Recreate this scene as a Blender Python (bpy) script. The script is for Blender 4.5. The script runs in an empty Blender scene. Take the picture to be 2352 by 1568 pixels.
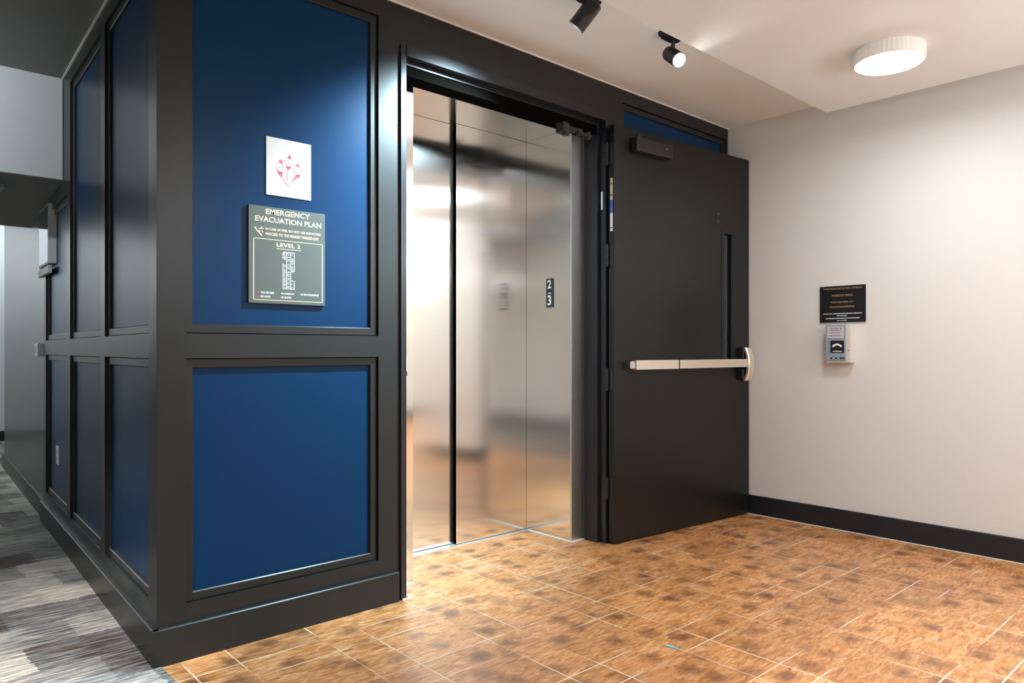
import bpy, bmesh, math, random
from mathutils import Vector, Matrix
random.seed(7)
sc = bpy.context.scene
C = sc.collection
R = math.radians
PI = math.pi

# ------------------------------------------------------------ camera, world, exposure
cam = bpy.data.objects.new('camera', bpy.data.cameras.new('camera'))
C.objects.link(cam)
cam.location = (-0.7746, -2.7805, 1.15)
cam.rotation_euler = (R(90), 0, R(-42.133))
cam.data.sensor_width = 36
cam.data.lens = 25.255
cam.data.shift_y = 0.0081
cam.data.clip_start = 0.05
sc.camera = cam
w = bpy.data.worlds.new('world'); sc.world = w; w.use_nodes = True
w.node_tree.nodes['Background'].inputs[0].default_value = (.6, .65, .7, 1)
w.node_tree.nodes['Background'].inputs[1].default_value = 0.05
sc.view_settings.view_transform = 'Standard'
sc.view_settings.look = 'None'
sc.view_settings.exposure = 0.62
sc.view_settings.gamma = 1.0
sc.view_settings.use_curve_mapping = False
sc.cycles.use_denoising = True
sc.cycles.max_bounces = 8
sc.cycles.glossy_bounces = 5
sc.cycles.sample_clamp_indirect = 6
LAMP_E = 50.0        # diffuser of each round ceiling lamp
SPOT_W = 500.0       # track spot aimed at the panelled wall
SPOT_F = 190.0       # track spot aimed at the floor
HALL_E = 120.0       # diffusers of the added bulkhead lamp and the downlight


DOWN_W = 60.0        # corridor downlights


def spot_light(name, parent, loc, d, watts, size, blend, col, rad=.03):
    l = bpy.data.lights.new(name, 'SPOT'); l.energy = watts; l.spot_size = R(size); l.spot_blend = blend
    l.color = col; l.shadow_soft_size = rad
    o = bpy.data.objects.new(name, l); C.objects.link(o); o.parent = parent
    o.location = loc; o.rotation_euler = Vector(d).to_track_quat('-Z', 'Y').to_euler()
    return o


# ------------------------------------------------------------ materials
def srgb(r, g, b):
    f = lambda c: (c/255/12.92) if c/255 <= .04045 else ((c/255+.055)/1.055)**2.4
    return (f(r), f(g), f(b), 1)


def mat(name, col, rough=.5, metal=0, spec=.5, emit=None, estr=0, coat=0, bump=0, bscale=200, aniso=None, arot=None):
    m = bpy.data.materials.new(name); m.use_nodes = True
    nt = m.node_tree; b = nt.nodes['Principled BSDF']
    b.inputs['Base Color'].default_value = col
    b.inputs['Roughness'].default_value = rough
    b.inputs['Metallic'].default_value = metal
    b.inputs['Specular IOR Level'].default_value = spec
    b.inputs['Coat Weight'].default_value = coat
    if emit:
        b.inputs['Emission Color'].default_value = emit; b.inputs['Emission Strength'].default_value = estr
    tc = nt.nodes.new('ShaderNodeTexCoord')
    n = nt.nodes.new('ShaderNodeTexNoise'); n.inputs['Scale'].default_value = bscale; n.inputs['Detail'].default_value = 3
    nt.links.new(tc.outputs['Object'], n.inputs['Vector'])
    # faint tonal variation on every surface
    mr = nt.nodes.new('ShaderNodeMapRange'); mr.inputs['To Min'].default_value = .94; mr.inputs['To Max'].default_value = 1.05
    nt.links.new(n.outputs['Fac'], mr.inputs['Value'])
    mx = nt.nodes.new('ShaderNodeMix'); mx.data_type = 'RGBA'; mx.blend_type = 'MULTIPLY'; mx.inputs['Factor'].default_value = 1
    mx.inputs['A'].default_value = col
    nt.links.new(mr.outputs['Result'], mx.inputs['B'])
    nt.links.new(mx.outputs['Result'], b.inputs['Base Color'])
    if bump:
        bp = nt.nodes.new('ShaderNodeBump'); bp.inputs['Strength'].default_value = bump; bp.inputs['Distance'].default_value = .001
        nt.links.new(n.outputs['Fac'], bp.inputs['Height']); nt.links.new(bp.outputs['Normal'], b.inputs['Normal'])
    if aniso:
        b.inputs['Anisotropic'].default_value = aniso
        cv = nt.nodes.new('ShaderNodeCombineXYZ')
        for i in range(3): cv.inputs[i].default_value = arot[i]
        nt.links.new(cv.outputs[0], b.inputs['Tangent'])
    return m


def steel(name, tangent, col=(.86, .85, .83, 1), rough=.135):
    """vertically brushed stainless sheet: fine vertical grain, slow waviness of the sheet"""
    m = mat(name, col, rough, 1.0, aniso=.92, arot=tangent, bscale=1.5)
    return m


M = {}
M['charcoal'] = mat('charcoal_paint', (.016, .0175, .018, 1), .34, spec=.32, bump=.08, bscale=160)
M['hallpaint'] = mat('corridor_paint', (.040, .042, .038, 1), .30, bump=.08, bscale=120)
M['blue'] = mat('blue_paint', (.0003, .028, .086, 1), .33, spec=.14, bump=.06, bscale=120)
M['beige'] = mat('beige_wall_paint', (.71, .695, .67, 1), .55, bump=.15, bscale=260)
M['ceiling'] = mat('ceiling_paint', (.86, .89, .905, 1), .7, bump=.1, bscale=260)
M['soffit'] = mat('soffit_paint', (.78, .80, .81, 1), .6, bump=.1, bscale=260)
M['darkceil'] = mat('dark_ceiling_paint', (.20, .20, .19, 1), .6, bump=.1)
M['greywall'] = mat('pale_grey_paint', (.60, .64, .66, 1), .6, bump=.1)
M['navybase'] = mat('navy_rubber_base', (.0085, .011, .017, 1), .42)
M['leaf'] = mat('black_door_paint', (.007, .007, .006, 1), .33, spec=.36, bump=.1, bscale=90)
M['jamb'] = mat('black_frame_paint', (.012, .013, .017, 1), .28)
M['stopblack'] = mat('matt_stop_paint', (.004, .0035, .003, 1), .8, spec=.0)
M['litereflect'] = mat('lite_reflection_tint', (.10, .20, .32, 1), .25)  # blue-grey standing in for a reflection on the lite reveal
M['steelx'] = steel('brushed_steel', (1, 0, 0))
M['steely'] = steel('brushed_steel_return', (0, 1, 0))
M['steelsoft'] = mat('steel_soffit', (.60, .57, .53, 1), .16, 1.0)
M['steelface'] = mat('steel_face', (.66, .66, .66, 1), .34, 1.0)
M['screen'] = mat('screen_glass', (.05, .06, .07, 1), .08)
M['sill'] = mat('aluminium_sill', (.85, .85, .83, 1), .35, .8)
M['satin'] = mat('satin_nickel', (.80, .73, .64, 1), .32, .75)
M['chrome'] = mat('chrome', (.8, .82, .84, 1), .12, 1)
M['black'] = mat('black_plastic', (.010, .010, .011, 1), .35)
M['blackmetal'] = mat('black_lamp_metal', (.012, .012, .013, 1), .38)
M['white'] = mat('white_plastic', (.80, .80, .80, 1), .4)
M['caulk'] = mat('white_caulk', (.75, .73, .70, 1), .5)
M['gold'] = mat('gold_lettering', (.50, .31, .13, 1), .4)
M['palegold'] = mat('pale_gold_lettering', (.85, .68, .45, 1), .45)
M['signface'] = mat('grey_green_sign', (.075, .090, .080, 1), .38)
M['signblack'] = mat('black_sign', (.006, .007, .008, 1), .45)
M['signwhite'] = mat('white_lettering', (.85, .86, .86, 1), .5)
M['red'] = mat('red_print', (.75, .09, .10, 1), .5)
M['pink'] = mat('pink_print', (.86, .08, .16, 1), .6)
M['pinkline'] = mat('pale_pink_print', (.74, .22, .28, 1), .6)
M['printgrey'] = mat('grey_print', (.45, .40, .38, 1), .6)
M['paper'] = mat('white_paper', (.60, .565, .54, 1), .55)
M['cyan'] = mat('cyan_print', (.35, .78, .75, 1), .5)
M['boxgrey'] = mat('blue_grey_box_front', (.34, .42, .52, 1), .35, .3)
M['boxcream'] = mat('cream_box_body', (.62, .57, .50, 1), .45)
M['labelblue'] = mat('blue_label', (.02, .10, .55, 1), .4)
M['labeltan'] = mat('tan_label', (.62, .50, .32, 1), .5)
M['tape'] = mat('blue_tape', (.03, .62, .85, 1), .5)
M['diff'] = mat('lamp_diffuser', (.9, .9, .88, 1), .5, emit=(.965, .985, 1, 1), estr=LAMP_E)
M['shade'] = mat('lamp_shade', (.86, .85, .80, 1), .5)
M['lens'] = mat('spot_lens', (.9, .9, .9, 1), .3, emit=(.93, .97, 1, 1), estr=120)
M['hall'] = mat('corridor_lamp', (.9, .9, .9, 1), .5, emit=(.92, .97, 1, 1), estr=HALL_E)
M['halldim'] = mat('corridor_lamp_dim', (.9, .9, .9, 1), .5, emit=(.92, .97, 1, 1), estr=12)
M['hall2'] = mat('corridor_wash', (.9, .9, .9, 1), .5, emit=(.92, .97, 1, 1), estr=62)
M['tube'] = mat('tube_diffuser', (.9, .9, .9, 1), .5, emit=(.93, .97, 1, 1), estr=26)
M['exit'] = mat('green_exit_sign', (.05, .5, .3, 1), .5, emit=(.10, 1, .55, 1), estr=12)
M['exitw'] = mat('exit_letters', (.9, .9, .9, 1), .5, emit=(.9, 1, .95, 1), estr=6)
g = bpy.data.materials.new('glass'); g.use_nodes = True
gb = g.node_tree.nodes['Principled BSDF']; gb.inputs['Transmission Weight'].default_value = 1; gb.inputs['Roughness'].default_value = .02
gb.inputs['Base Color'].default_value = (.75, .88, .95, 1); M['glass'] = g


class N:
    """little node helper"""
    def __init__(s, m): s.nt = m.node_tree
    def __call__(s, kind, **k):
        n = s.nt.nodes.new('ShaderNode'+kind)
        for a, v in k.items():
            if a == 'ins':
                for i, x in v.items():
                    if isinstance(x, bpy.types.NodeSocket): s.nt.links.new(x, n.inputs[i])
                    else: n.inputs[i].default_value = x
            else: setattr(n, a, v)
        return n
    def math(s, op, a, b=0., c=None):
        d = {0: a, 1: b}
        if c is not None: d[2] = c
        return s('Math', operation=op, ins=d).outputs[0]
    def mix(s, f, a, b, mode='MIX'):
        n = s('Mix', data_type='RGBA', blend_type=mode, ins={'Factor': f, 'A': a, 'B': b})
        return n.outputs['Result']


def floor_tiles():
    m = bpy.data.materials.new('wood_look_tile'); m.use_nodes = True
    n = N(m); b = m.node_tree.nodes['Principled BSDF']
    geo = n('NewGeometry'); sp = n('SeparateXYZ', ins={0: geo.outputs['Position']})
    u = n.math('DIVIDE', n.math('SUBTRACT', sp.outputs[0], 2.043), .1625)
    v = n.math('DIVIDE', n.math('SUBTRACT', sp.outputs[1], -1.192), .1475)
    u3 = n.math('FLOORED_MODULO', u, 3.); v3 = n.math('FLOORED_MODULO', v, 3.)

    def joint(t):     # distance to a joint at 0 or 1 of every 3 modules
        d0 = n.math('ABSOLUTE', t); d3 = n.math('ABSOLUTE', n.math('SUBTRACT', t, 3.)); d1 = n.math('ABSOLUTE', n.math('SUBTRACT', t, 1.))
        return n.math('MINIMUM', n.math('MINIMUM', d0, d3), d1)
    ju = joint(u3); jv = joint(v3)
    # soft joint line
    def line(d, wd):
        return n('MapRange', interpolation_type='SMOOTHSTEP', ins={'Value': d, 'From Min': wd*.45, 'From Max': wd, 'To Min': 1., 'To Max': 0.}).outputs['Result']
    lu = line(ju, .022); lv = line(jv, .026)
    # tile id (cells of 1 or 2 modules)
    def tid(t, t3):
        blk = n.math('FLOOR', n.math('DIVIDE', t, 3.))
        big = n.math('GREATER_THAN', t3, 1.)
        return n.math('ADD', n.math('MULTIPLY', blk, 2.), big)
    iu = tid(u, u3); iv = tid(v, v3)
    idv = n('CombineXYZ', ins={0: iu, 1: iv, 2: 0.}).outputs[0]
    wn = n('TexWhiteNoise', noise_dimensions='3D', ins={'Vector': idv})
    rnd = wn.outputs['Value']
    # warped position, shifted per tile so that the grain breaks at the joints
    off = n('VectorMath', operation='SCALE', ins={0: wn.outputs['Color'], 'Scale': 7.})
    pos = n('VectorMath', operation='ADD', ins={0: geo.outputs['Position'], 1: off.outputs[0]}).outputs[0]
    wv = n('TexNoise', ins={'Vector': pos, 'Scale': 9., 'Detail': 3.})
    grain_m = n('Mapping', ins={'Vector': pos, 'Scale': (7, 26, 1)})
    grain = n('TexNoise', ins={'Vector': grain_m.outputs[0], 'Scale': 1.6, 'Detail': 6., 'Roughness': .65, 'Distortion': 1.2})
    fine_m = n('Mapping', ins={'Vector': pos, 'Scale': (20, 90, 1)})
    fine = n('TexNoise', ins={'Vector': fine_m.outputs[0], 'Scale': 1.6, 'Detail': 4., 'Distortion': .6})
    # burls: one per module, jittered
    uv = n('CombineXYZ', ins={0: u, 1: v, 2: 0.}).outputs[0]
    wob = n('TexNoise', ins={'Vector': geo.outputs['Position'], 'Scale': 22., 'Detail': 4.})
    wobv = n('VectorMath', operation='SCALE', ins={0: n('VectorMath', operation='SUBTRACT', ins={0: wob.outputs['Color'], 1: (.5, .5, .5)}).outputs[0], 'Scale': .55})
    uvw = n('VectorMath', operation='ADD', ins={0: uv, 1: wobv.outputs[0]}).outputs[0]
    vor = n('TexVoronoi', feature='F1', voronoi_dimensions='2D', ins={'Vector': uvw, 'Scale': .92, 'Randomness': .85})
    burl = n('MapRange', interpolation_type='SMOOTHERSTEP', ins={'Value': vor.outputs['Distance'], 'From Min': .03, 'From Max': .46, 'To Min': 1., 'To Max': 0.}).outputs['Result']
    core = n('MapRange', interpolation_type='SMOOTHSTEP', ins={'Value': vor.outputs['Distance'], 'From Min': .0, 'From Max': .10, 'To Min': 1., 'To Max': 0.}).outputs['Result']
    cellrnd = n('SeparateColor', ins={0: vor.outputs['Color']}).outputs[0]
    bstr = n('MapRange', ins={'Value': cellrnd, 'From Min': .0, 'From Max': 1., 'To Min': .25, 'To Max': 1.}).outputs['Result']
    ramp = n('ValToRGB', ins={0: grain.outputs['Fac']})
    cr = ramp.color_ramp
    cr.elements[0].position = .30; cr.elements[0].color = (.28, .088, .018, 1)
    cr.elements[1].position = .68; cr.elements[1].color = (.75, .43, .22, 1)
    e = cr.elements.new(.5); e.color = (.57, .25, .082, 1)
    tone = n('MapRange', ins={'Value': rnd, 'To Min': .80, 'To Max': 1.12}).outputs['Result']
    c = n('VectorMath', operation='SCALE', ins={0: ramp.outputs[0], 'Scale': tone}).outputs[0]
    ft = n('MapRange', ins={'Value': fine.outputs['Fac'], 'From Min': .3, 'From Max': .7, 'To Min': .86, 'To Max': 1.10}).outputs['Result']
    c = n('VectorMath', operation='SCALE', ins={0: c, 'Scale': ft}).outputs[0]
    c = n.mix(n.math('MULTIPLY', n.math('MULTIPLY', burl, bstr), .88), c, (.16, .055, .022, 1))
    c = n.mix(n.math('MULTIPLY', n.math('MULTIPLY', core, bstr), .5), c, (.06, .022, .012, 1))
    # joint: pale, its strength patchy along the run
    pn = n('TexNoise', ins={'Vector': geo.outputs['Position'], 'Scale': 3.2, 'Detail': 1.})
    patch = n('MapRange', ins={'Value': pn.outputs['Fac'], 'From Min': .44, 'From Max': .60, 'To Min': .04, 'To Max': .90}).outputs['Result']
    lm = n.math('MULTIPLY', n.math('MAXIMUM', lu, n.math('MULTIPLY', lv, 1.)), patch)
    c = n.mix(lm, c, (.80, .66, .52, 1))
    m.node_tree.links.new(c, b.inputs['Base Color'])
    rr = n('MapRange', ins={'Value': grain.outputs['Fac'], 'To Min': .34, 'To Max': .46}).outputs['Result']
    m.node_tree.links.new(rr, b.inputs['Roughness'])
    b.inputs['Coat Weight'].default_value = .42; b.inputs['Coat Roughness'].default_value = .32
    h = n.math('SUBTRACT', n.math('MULTIPLY', fine.outputs['Fac'], .25), n.math('MULTIPLY', n.math('MAXIMUM', lu, lv), .8))
    bp = n('Bump', ins={'Strength': .25, 'Distance': .0015, 'Height': h})
    m.node_tree.links.new(bp.outputs[0], b.inputs['Normal'])
    return m


def carpet():
    m = bpy.data.materials.new('streaked_carpet'); m.use_nodes = True
    n = N(m); b = m.node_tree.nodes['Principled BSDF']
    geo = n('NewGeometry')
    mp = n('Mapping', ins={'Vector': geo.outputs['Position'], 'Rotation': (0, 0, R(-2))})
    wob = n('TexNoise', ins={'Vector': geo.outputs['Position'], 'Scale': 40., 'Detail': 3.})
    w2 = n('VectorMath', operation='SCALE', ins={0: n('VectorMath', operation='SUBTRACT', ins={0: wob.outputs['Color'], 1: (.5, .5, .5)}).outputs[0], 'Scale': .05})
    pw = n('VectorMath', operation='ADD', ins={0: mp.outputs[0], 1: w2.outputs[0]}).outputs[0]
    br = n('TexBrick', offset=.37, ins={'Vector': pw, 'Scale': 1., 'Mortar Size': 0., 'Brick Width': .30, 'Row Height': .26, 'Color1': (0, 0, 0, 1), 'Color2': (1, 1, 1, 1), 'Bias': 0.})
    big = n('TexNoise', ins={'Vector': geo.outputs['Position'], 'Scale': 1.6, 'Detail': 1.})
    sm = n('Mapping', ins={'Vector': geo.outputs['Position'], 'Scale': (5, 62, 1), 'Rotation': (0, 0, R(2))})
    st = n('TexNoise', ins={'Vector': sm.outputs[0], 'Scale': 1.3, 'Detail': 5., 'Roughness': .7, 'Distortion': .4})
    k = n.math('ADD', n.math('MULTIPLY', n('SeparateColor', ins={0: br.outputs[0]}).outputs[0], .42), n.math('MULTIPLY', big.outputs['Fac'], .75))
    k = n.math('ADD', k, n.math('MULTIPLY', n.math('SUBTRACT', st.outputs['Fac'], .5), 1.7))
    ramp = n('ValToRGB', ins={0: k}); cr = ramp.color_ramp
    cr.elements[0].position = .12; cr.elements[0].color = (.030, .020, .017, 1)
    cr.elements[1].position = .95; cr.elements[1].color = (.62, .58, .50, 1)
    for p, col in ((.32, (.075, .055, .048, 1)), (.5, (.15, .16, .17, 1)), (.7, (.30, .29, .26, 1))):
        e = cr.elements.new(p); e.color = col
    pile = n('TexNoise', ins={'Vector': geo.outputs['Position'], 'Scale': 420., 'Detail': 2.})
    c = n('VectorMath', operation='SCALE', ins={0: ramp.outputs[0], 'Scale': n('MapRange', ins={'Value': pile.outputs['Fac'], 'From Min': .3, 'From Max': .7, 'To Min': .75, 'To Max': 1.25}).outputs['Result']}).outputs[0]
    m.node_tree.links.new(c, b.inputs['Base Color'])
    b.inputs['Roughness'].default_value = .95
    b.inputs['Specular IOR Level'].default_value = .15
    bp = n('Bump', ins={'Strength': .7, 'Distance': .004, 'Height': n.math('ADD', st.outputs['Fac'], n.math('MULTIPLY', pile.outputs['Fac'], .5))})
    m.node_tree.links.new(bp.outputs[0], b.inputs['Normal'])
    return m


M['tiles'] = floor_tiles()
M['carpet'] = carpet()


# ------------------------------------------------------------ mesh helpers
def box(bm, x0, x1, y0, y1, z0, z1, mtx=None):
    vs = [bm.verts.new(Vector(p)) for p in ((x0, y0, z0), (x1, y0, z0), (x1, y1, z0), (x0, y1, z0), (x0, y0, z1), (x1, y0, z1), (x1, y1, z1), (x0, y1, z1))]
    for f in ((0, 3, 2, 1), (4, 5, 6, 7), (0, 1, 5, 4), (1, 2, 6, 5), (2, 3, 7, 6), (3, 0, 4, 7)): bm.faces.new([vs[i] for i in f])
    if mtx is not None:
        for v in vs: v.co = mtx @ v.co
    return vs


def rbox(x0, x1, y0, y1, z0, z1, r=.002, seg=2):
    bm = bmesh.new(); box(bm, x0, x1, y0, y1, z0, z1)
    bmesh.ops.bevel(bm, geom=bm.edges[:], offset=r, segments=seg, profile=.7, affect='EDGES')
    return bm


def cyl(bm, p0, p1, r0, r1=None, seg=32, caps=True):
    p0 = Vector(p0); p1 = Vector(p1); r1 = r0 if r1 is None else r1
    q = (p1-p0).to_track_quat('Z', 'Y').to_matrix()
    a = []; b = []
    for i in range(seg):
        t = 2*PI*i/seg; d = q @ Vector((math.cos(t), math.sin(t), 0))
        a.append(bm.verts.new(p0+d*r0)); b.append(bm.verts.new(p1+d*r1))
    for i in range(seg):
        j = (i+1) % seg; bm.faces.new((a[i], a[j], b[j], b[i]))
    if caps:
        bm.faces.new(a[::-1]); bm.faces.new(b)


def lathe(bm, prof, mtx=None, seg=48):
    """prof: (radius, z) list, spun about local Z"""
    rings = []
    for r, z in prof:
        rings.append([bm.verts.new((r*math.cos(2*PI*i/seg), r*math.sin(2*PI*i/seg), z)) for i in range(seg)] if r > 1e-6 else [bm.verts.new((0, 0, z))])
    for a, b in zip(rings, rings[1:]):
        for i in range(seg):
            j = (i+1) % seg
            if len(a) == 1 and len(b) == 1: continue
            if len(a) == 1: bm.faces.new((a[0], b[i], b[j]))
            elif len(b) == 1: bm.faces.new((a[i], a[j], b[0]))
            else: bm.faces.new((a[i], a[j], b[j], b[i]))
    if mtx is not None:
        for ring in rings:
            for v in ring: v.co = mtx @ v.co


def obj(name, bm, m, parent=None, smooth=False, loc=None):
    bmesh.ops.recalc_face_normals(bm, faces=bm.faces[:])
    me = bpy.data.meshes.new(name); bm.to_mesh(me); bm.free()
    me.materials.append(M[m] if isinstance(m, str) else m)
    if smooth:
        me.polygons.foreach_set('use_smooth', [True]*len(me.polygons))
        try: me.set_sharp_from_angle(angle=R(35))
        except Exception: pass
    o = bpy.data.objects.new(name, me); C.objects.link(o)
    if parent: o.parent = parent
    if loc: o.location = loc
    return o


def obox(name, m, parent, *a, r=0, **k):
    if r: bm = rbox(*a, r=r)
    else: bm = bmesh.new(); box(bm, *a)
    return obj(name, bm, m, parent, **k)


def tag(o, label, cat, group=None, kind=None):
    o['label'] = label; o['category'] = cat
    if group: o['group'] = group
    if kind: o['kind'] = kind
    return o


def thing(name, label, cat, loc=(0, 0, 0), rotz=0, group=None, kind=None):
    o = bpy.data.objects.new(name, None); C.objects.link(o); o.location = loc; o.rotation_euler = (0, 0, rotz)
    o.empty_display_size = .1
    return tag(o, label, cat, group, kind)


def struct(name, bm, m, label, cat, loc=None, rotz=None):
    o = obj(name, bm, m); tag(o, label, cat, kind='structure')
    if loc: o.location = loc
    if rotz is not None: o.rotation_euler = (0, 0, rotz)
    return o


def sbox(name, m, label, cat, *a):
    bm = bmesh.new(); box(bm, *a); return struct(name, bm, m, label, cat)


_font_tmp = []


def text(bm, s, x0, x1, z0, z1, y=0, bold=.0, fx=None):
    """lettering s fitted to the rectangle x0..x1 / z0..z1 in a plane y, read from -y"""
    cu = bpy.data.curves.new('t', 'FONT'); cu.body = s; cu.size = 1; cu.extrude = .02; cu.offset = bold; cu.resolution_u = 3
    o = bpy.data.objects.new('t', cu); C.objects.link(o)
    dg = bpy.context.evaluated_depsgraph_get(); dg.update()
    me = bpy.data.meshes.new_from_object(o.evaluated_get(dg))
    co = [v.co.copy() for v in me.vertices]
    if co:
        ax, bx = min(c.x for c in co), max(c.x for c in co); ay, by = min(c.y for c in co), max(c.y for c in co)
        vs = []
        for c in co:
            x = x0+(c.x-ax)/(bx-ax)*(x1-x0); z = z0+(c.y-ay)/(by-ay)*(z1-z0); yy = y-(.0004 if c.z > 0 else 0)
            p = Vector((x, yy, z))
            vs.append(bm.verts.new(p))
        for p in me.polygons:
            try: bm.faces.new([vs[i] for i in p.vertices])
            except ValueError: pass
    bpy.data.objects.remove(o); bpy.data.curves.remove(cu); bpy.data.meshes.remove(me)


# ------------------------------------------------------------ panelled walls
ST, MO, BL = .020, .032, .044        # depths of stile face, moulding face, blue panel face


def frame_ring(x0, x1, z0, z1, wd, y0, y1, ch=.004):
    """mitred moulding ring with small chamfers along both edges"""
    bm = bmesh.new(); loops = []
    for inset, y in ((0, y1), (0, y0+ch*1.2), (ch, y0), (wd-ch, y0), (wd, y0+ch), (wd, y1)):
        loops.append([bm.verts.new((x, y, z)) for x, z in ((x0+inset, z0+inset), (x1-inset, z0+inset), (x1-inset, z1-inset), (x0+inset, z1-inset))])
    for a, b in zip(loops, loops[1:]+loops[:1]):
        for k in range(4):
            q = (k+1) % 4; bm.faces.new((a[k], a[q], b[q], b[k]))
    return bm


def panel_wall(name, label, x0, x1, panels, ztop, loc=(0, 0, 0), rotz=0, rail=(1.118, 1.2115), depth=.12, stile='charcoal'):
    """panels: (xa, xb, za, zb) openings in the stile face. Returns the wall object"""
    xs = sorted({x0, x1, *[p[0] for p in panels], *[p[1] for p in panels]})
    zs = sorted({.0, ztop, *[p[2] for p in panels], *[p[3] for p in panels]})
    bm = bmesh.new()
    inp = lambda x, z: any(p[0] < x < p[1] and p[2] < z < p[3] for p in panels)
    # front, with openings: merge columns of cells
    for a, b in zip(xs, xs[1:]):
        run = None
        for c, d in zip(zs, zs[1:]):
            if inp((a+b)/2, (c+d)/2):
                if run: box(bm, a, b, ST, MO+.03, run[0], run[1]); run = None
            else: run = (run[0], d) if run else (c, d)
        if run: box(bm, a, b, ST, MO+.03, run[0], run[1])
    box(bm, x0, x1, MO+.03, depth, 0, ztop)
    bmesh.ops.remove_doubles(bm, verts=bm.verts[:], dist=1e-5)
    # drop interior faces shared by two cells
    seen = {}
    for f in bm.faces: seen.setdefault(tuple(sorted(v.index for v in f.verts)), []).append(f)
    w_ = struct(name, bm, stile, label, 'wall', loc, rotz)
    for (a, b, c, d) in panels:
        obj('panel_moulding', frame_ring(a, b, c, d, .037, MO, MO+.030), stile, w_)
        obox('blue_panel', 'blue', w_, a+.037, b-.037, BL, BL+.017, c+.037, d-.037)
    return w_


# ------------------------------------------------------------ the setting
def tile_floor():
    bm = bmesh.new(); box(bm, .03, 4.02, -7.2, .20, -.05, 0); box(bm, 4.02, 8.1, -7.2, -2.55, -.05, 0)
    box(bm, 1.235, 2.37, .20, .62, -.05, 0)
    return bm


def carpet_floor():
    bm = bmesh.new(); box(bm, -2.2, .03, -7.2, .01, -.05, .003); box(bm, -2.2, .55, .01, 8.3, -.05, .003)
    return bm


struct('floor', tile_floor(), 'tiles', 'wood-look floor tiles with pale joints and dark burls in front of the lift', 'floor')
struct('floor', carpet_floor(), 'carpet', 'streaked grey and brown corridor carpet left of the panelled corner', 'carpet')

TH = .039
ZT = 2.744
# wall A, left of the lift
PA = [(.114, .949, .203, 1.118), (.114, .949, 1.2115, 2.655)]
wa = panel_wall('wall_back', 'charcoal panelled wall with blue panels carrying the poster and evacuation plan', .018, 1.061, PA, ZT)
# wall A, right of the fire door opening (behind the open leaf)
PB = [(2.665, 3.838, .203, 1.118), (2.665, 3.838, 1.2115, 2.66)]
wb = panel_wall('wall_back', 'charcoal panelled wall behind the open black door, blue panel showing above it', 2.520, 3.86, PB, ZT)
# header over the opening
sbox('wall_back', 'charcoal', 'plain charcoal header band above the lift opening, under the ceiling', 'wall', 1.061, 2.520, ST, .12, 2.557, ZT)
# wall C along the corridor, local x = -distance from the corner
rC = math.atan2(-math.cos(TH), -math.sin(TH))
PC = []
for k in range(3):
    a, b = .100+k*.945, .945+k*.945
    if k == 2: b = 2.84
    PC.append((-b, -a, .203, 1.118)); PC.append((-b, -a, 1.2115, 2.655 if k < 2 else 2.045))
wc = panel_wall('wall_left', 'charcoal corridor wall with tall blue panels left of the corner', -2.945, -.020, PC, ZT, rotz=rC)
cw = lambda u, y=0, z=0: Vector((math.sin(TH)*u+math.cos(TH)*y, math.cos(TH)*u-math.sin(TH)*y, z))
bm = bmesh.new(); box(bm, -5.80, -2.945, .035, .12, 0, ZT)
struct('wall_left', bm, 'hallpaint', 'plain glossy grey-green corridor wall at the far left beyond the blue panels', 'wall', rotz=rC)


def base(bm, x0, x1, z=.135, y0=0, y1=.02, bev=.004):
    """baseboard with a small chamfered top, front face y0"""
    pr = [(y0, 0), (y0, z-bev), (y0+bev, z), (y1, z), (y1, 0)]
    a = [bm.verts.new((x0, y, zz)) for y, zz in pr]; b = [bm.verts.new((x1, y, zz)) for y, zz in pr]
    for i in range(5):
        j = (i+1) % 5; bm.faces.new((a[i], a[j], b[j], b[i]))
    bm.faces.new(a[::-1]); bm.faces.new(b)


bm = bmesh.new(); base(bm, .0, 1.047); struct('baseboard_back', bm, 'charcoal', 'charcoal skirting board below the lower blue panel, beside the lift', 'baseboard')
bm = bmesh.new(); base(bm, 2.53, 3.86); struct('baseboard_back', bm, 'charcoal', 'charcoal skirting board hidden behind the open black door', 'baseboard')
bm = bmesh.new(); base(bm, -2.965, -.001); struct('baseboard_left', bm, 'charcoal', 'charcoal skirting board along the carpet under the blue corridor panels', 'baseboard', rotz=rC)
bm = bmesh.new(); base(bm, -5.80, -2.965, z=.135, y0=.016, y1=.035); struct('baseboard_left', bm, 'charcoal', 'dark skirting board along the far plain corridor wall', 'baseboard', rotz=rC)
# wall B
XB = 3.86
sbox('wall_right', 'beige', 'bare beige wall on the right with a black sign and a key box', 'wall', XB, XB+.12, -2.7, .12, 0, ZT+.1)
bm = bmesh.new(); base(bm, -.018, 2.7, z=.132, y0=0, y1=.012, bev=.003)
struct('baseboard_right', bm, 'navybase', 'navy-black skirting board under the beige wall', 'baseboard', loc=(XB-.012, 0, 0), rotz=R(-90))
bm = bmesh.new(); box(bm, XB-.017, XB-.012, -2.7, .0, 0, .004); struct('trim_1', bm, 'caulk', 'thin pale sealant bead where the beige wall base meets the tiles', 'trim')
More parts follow.
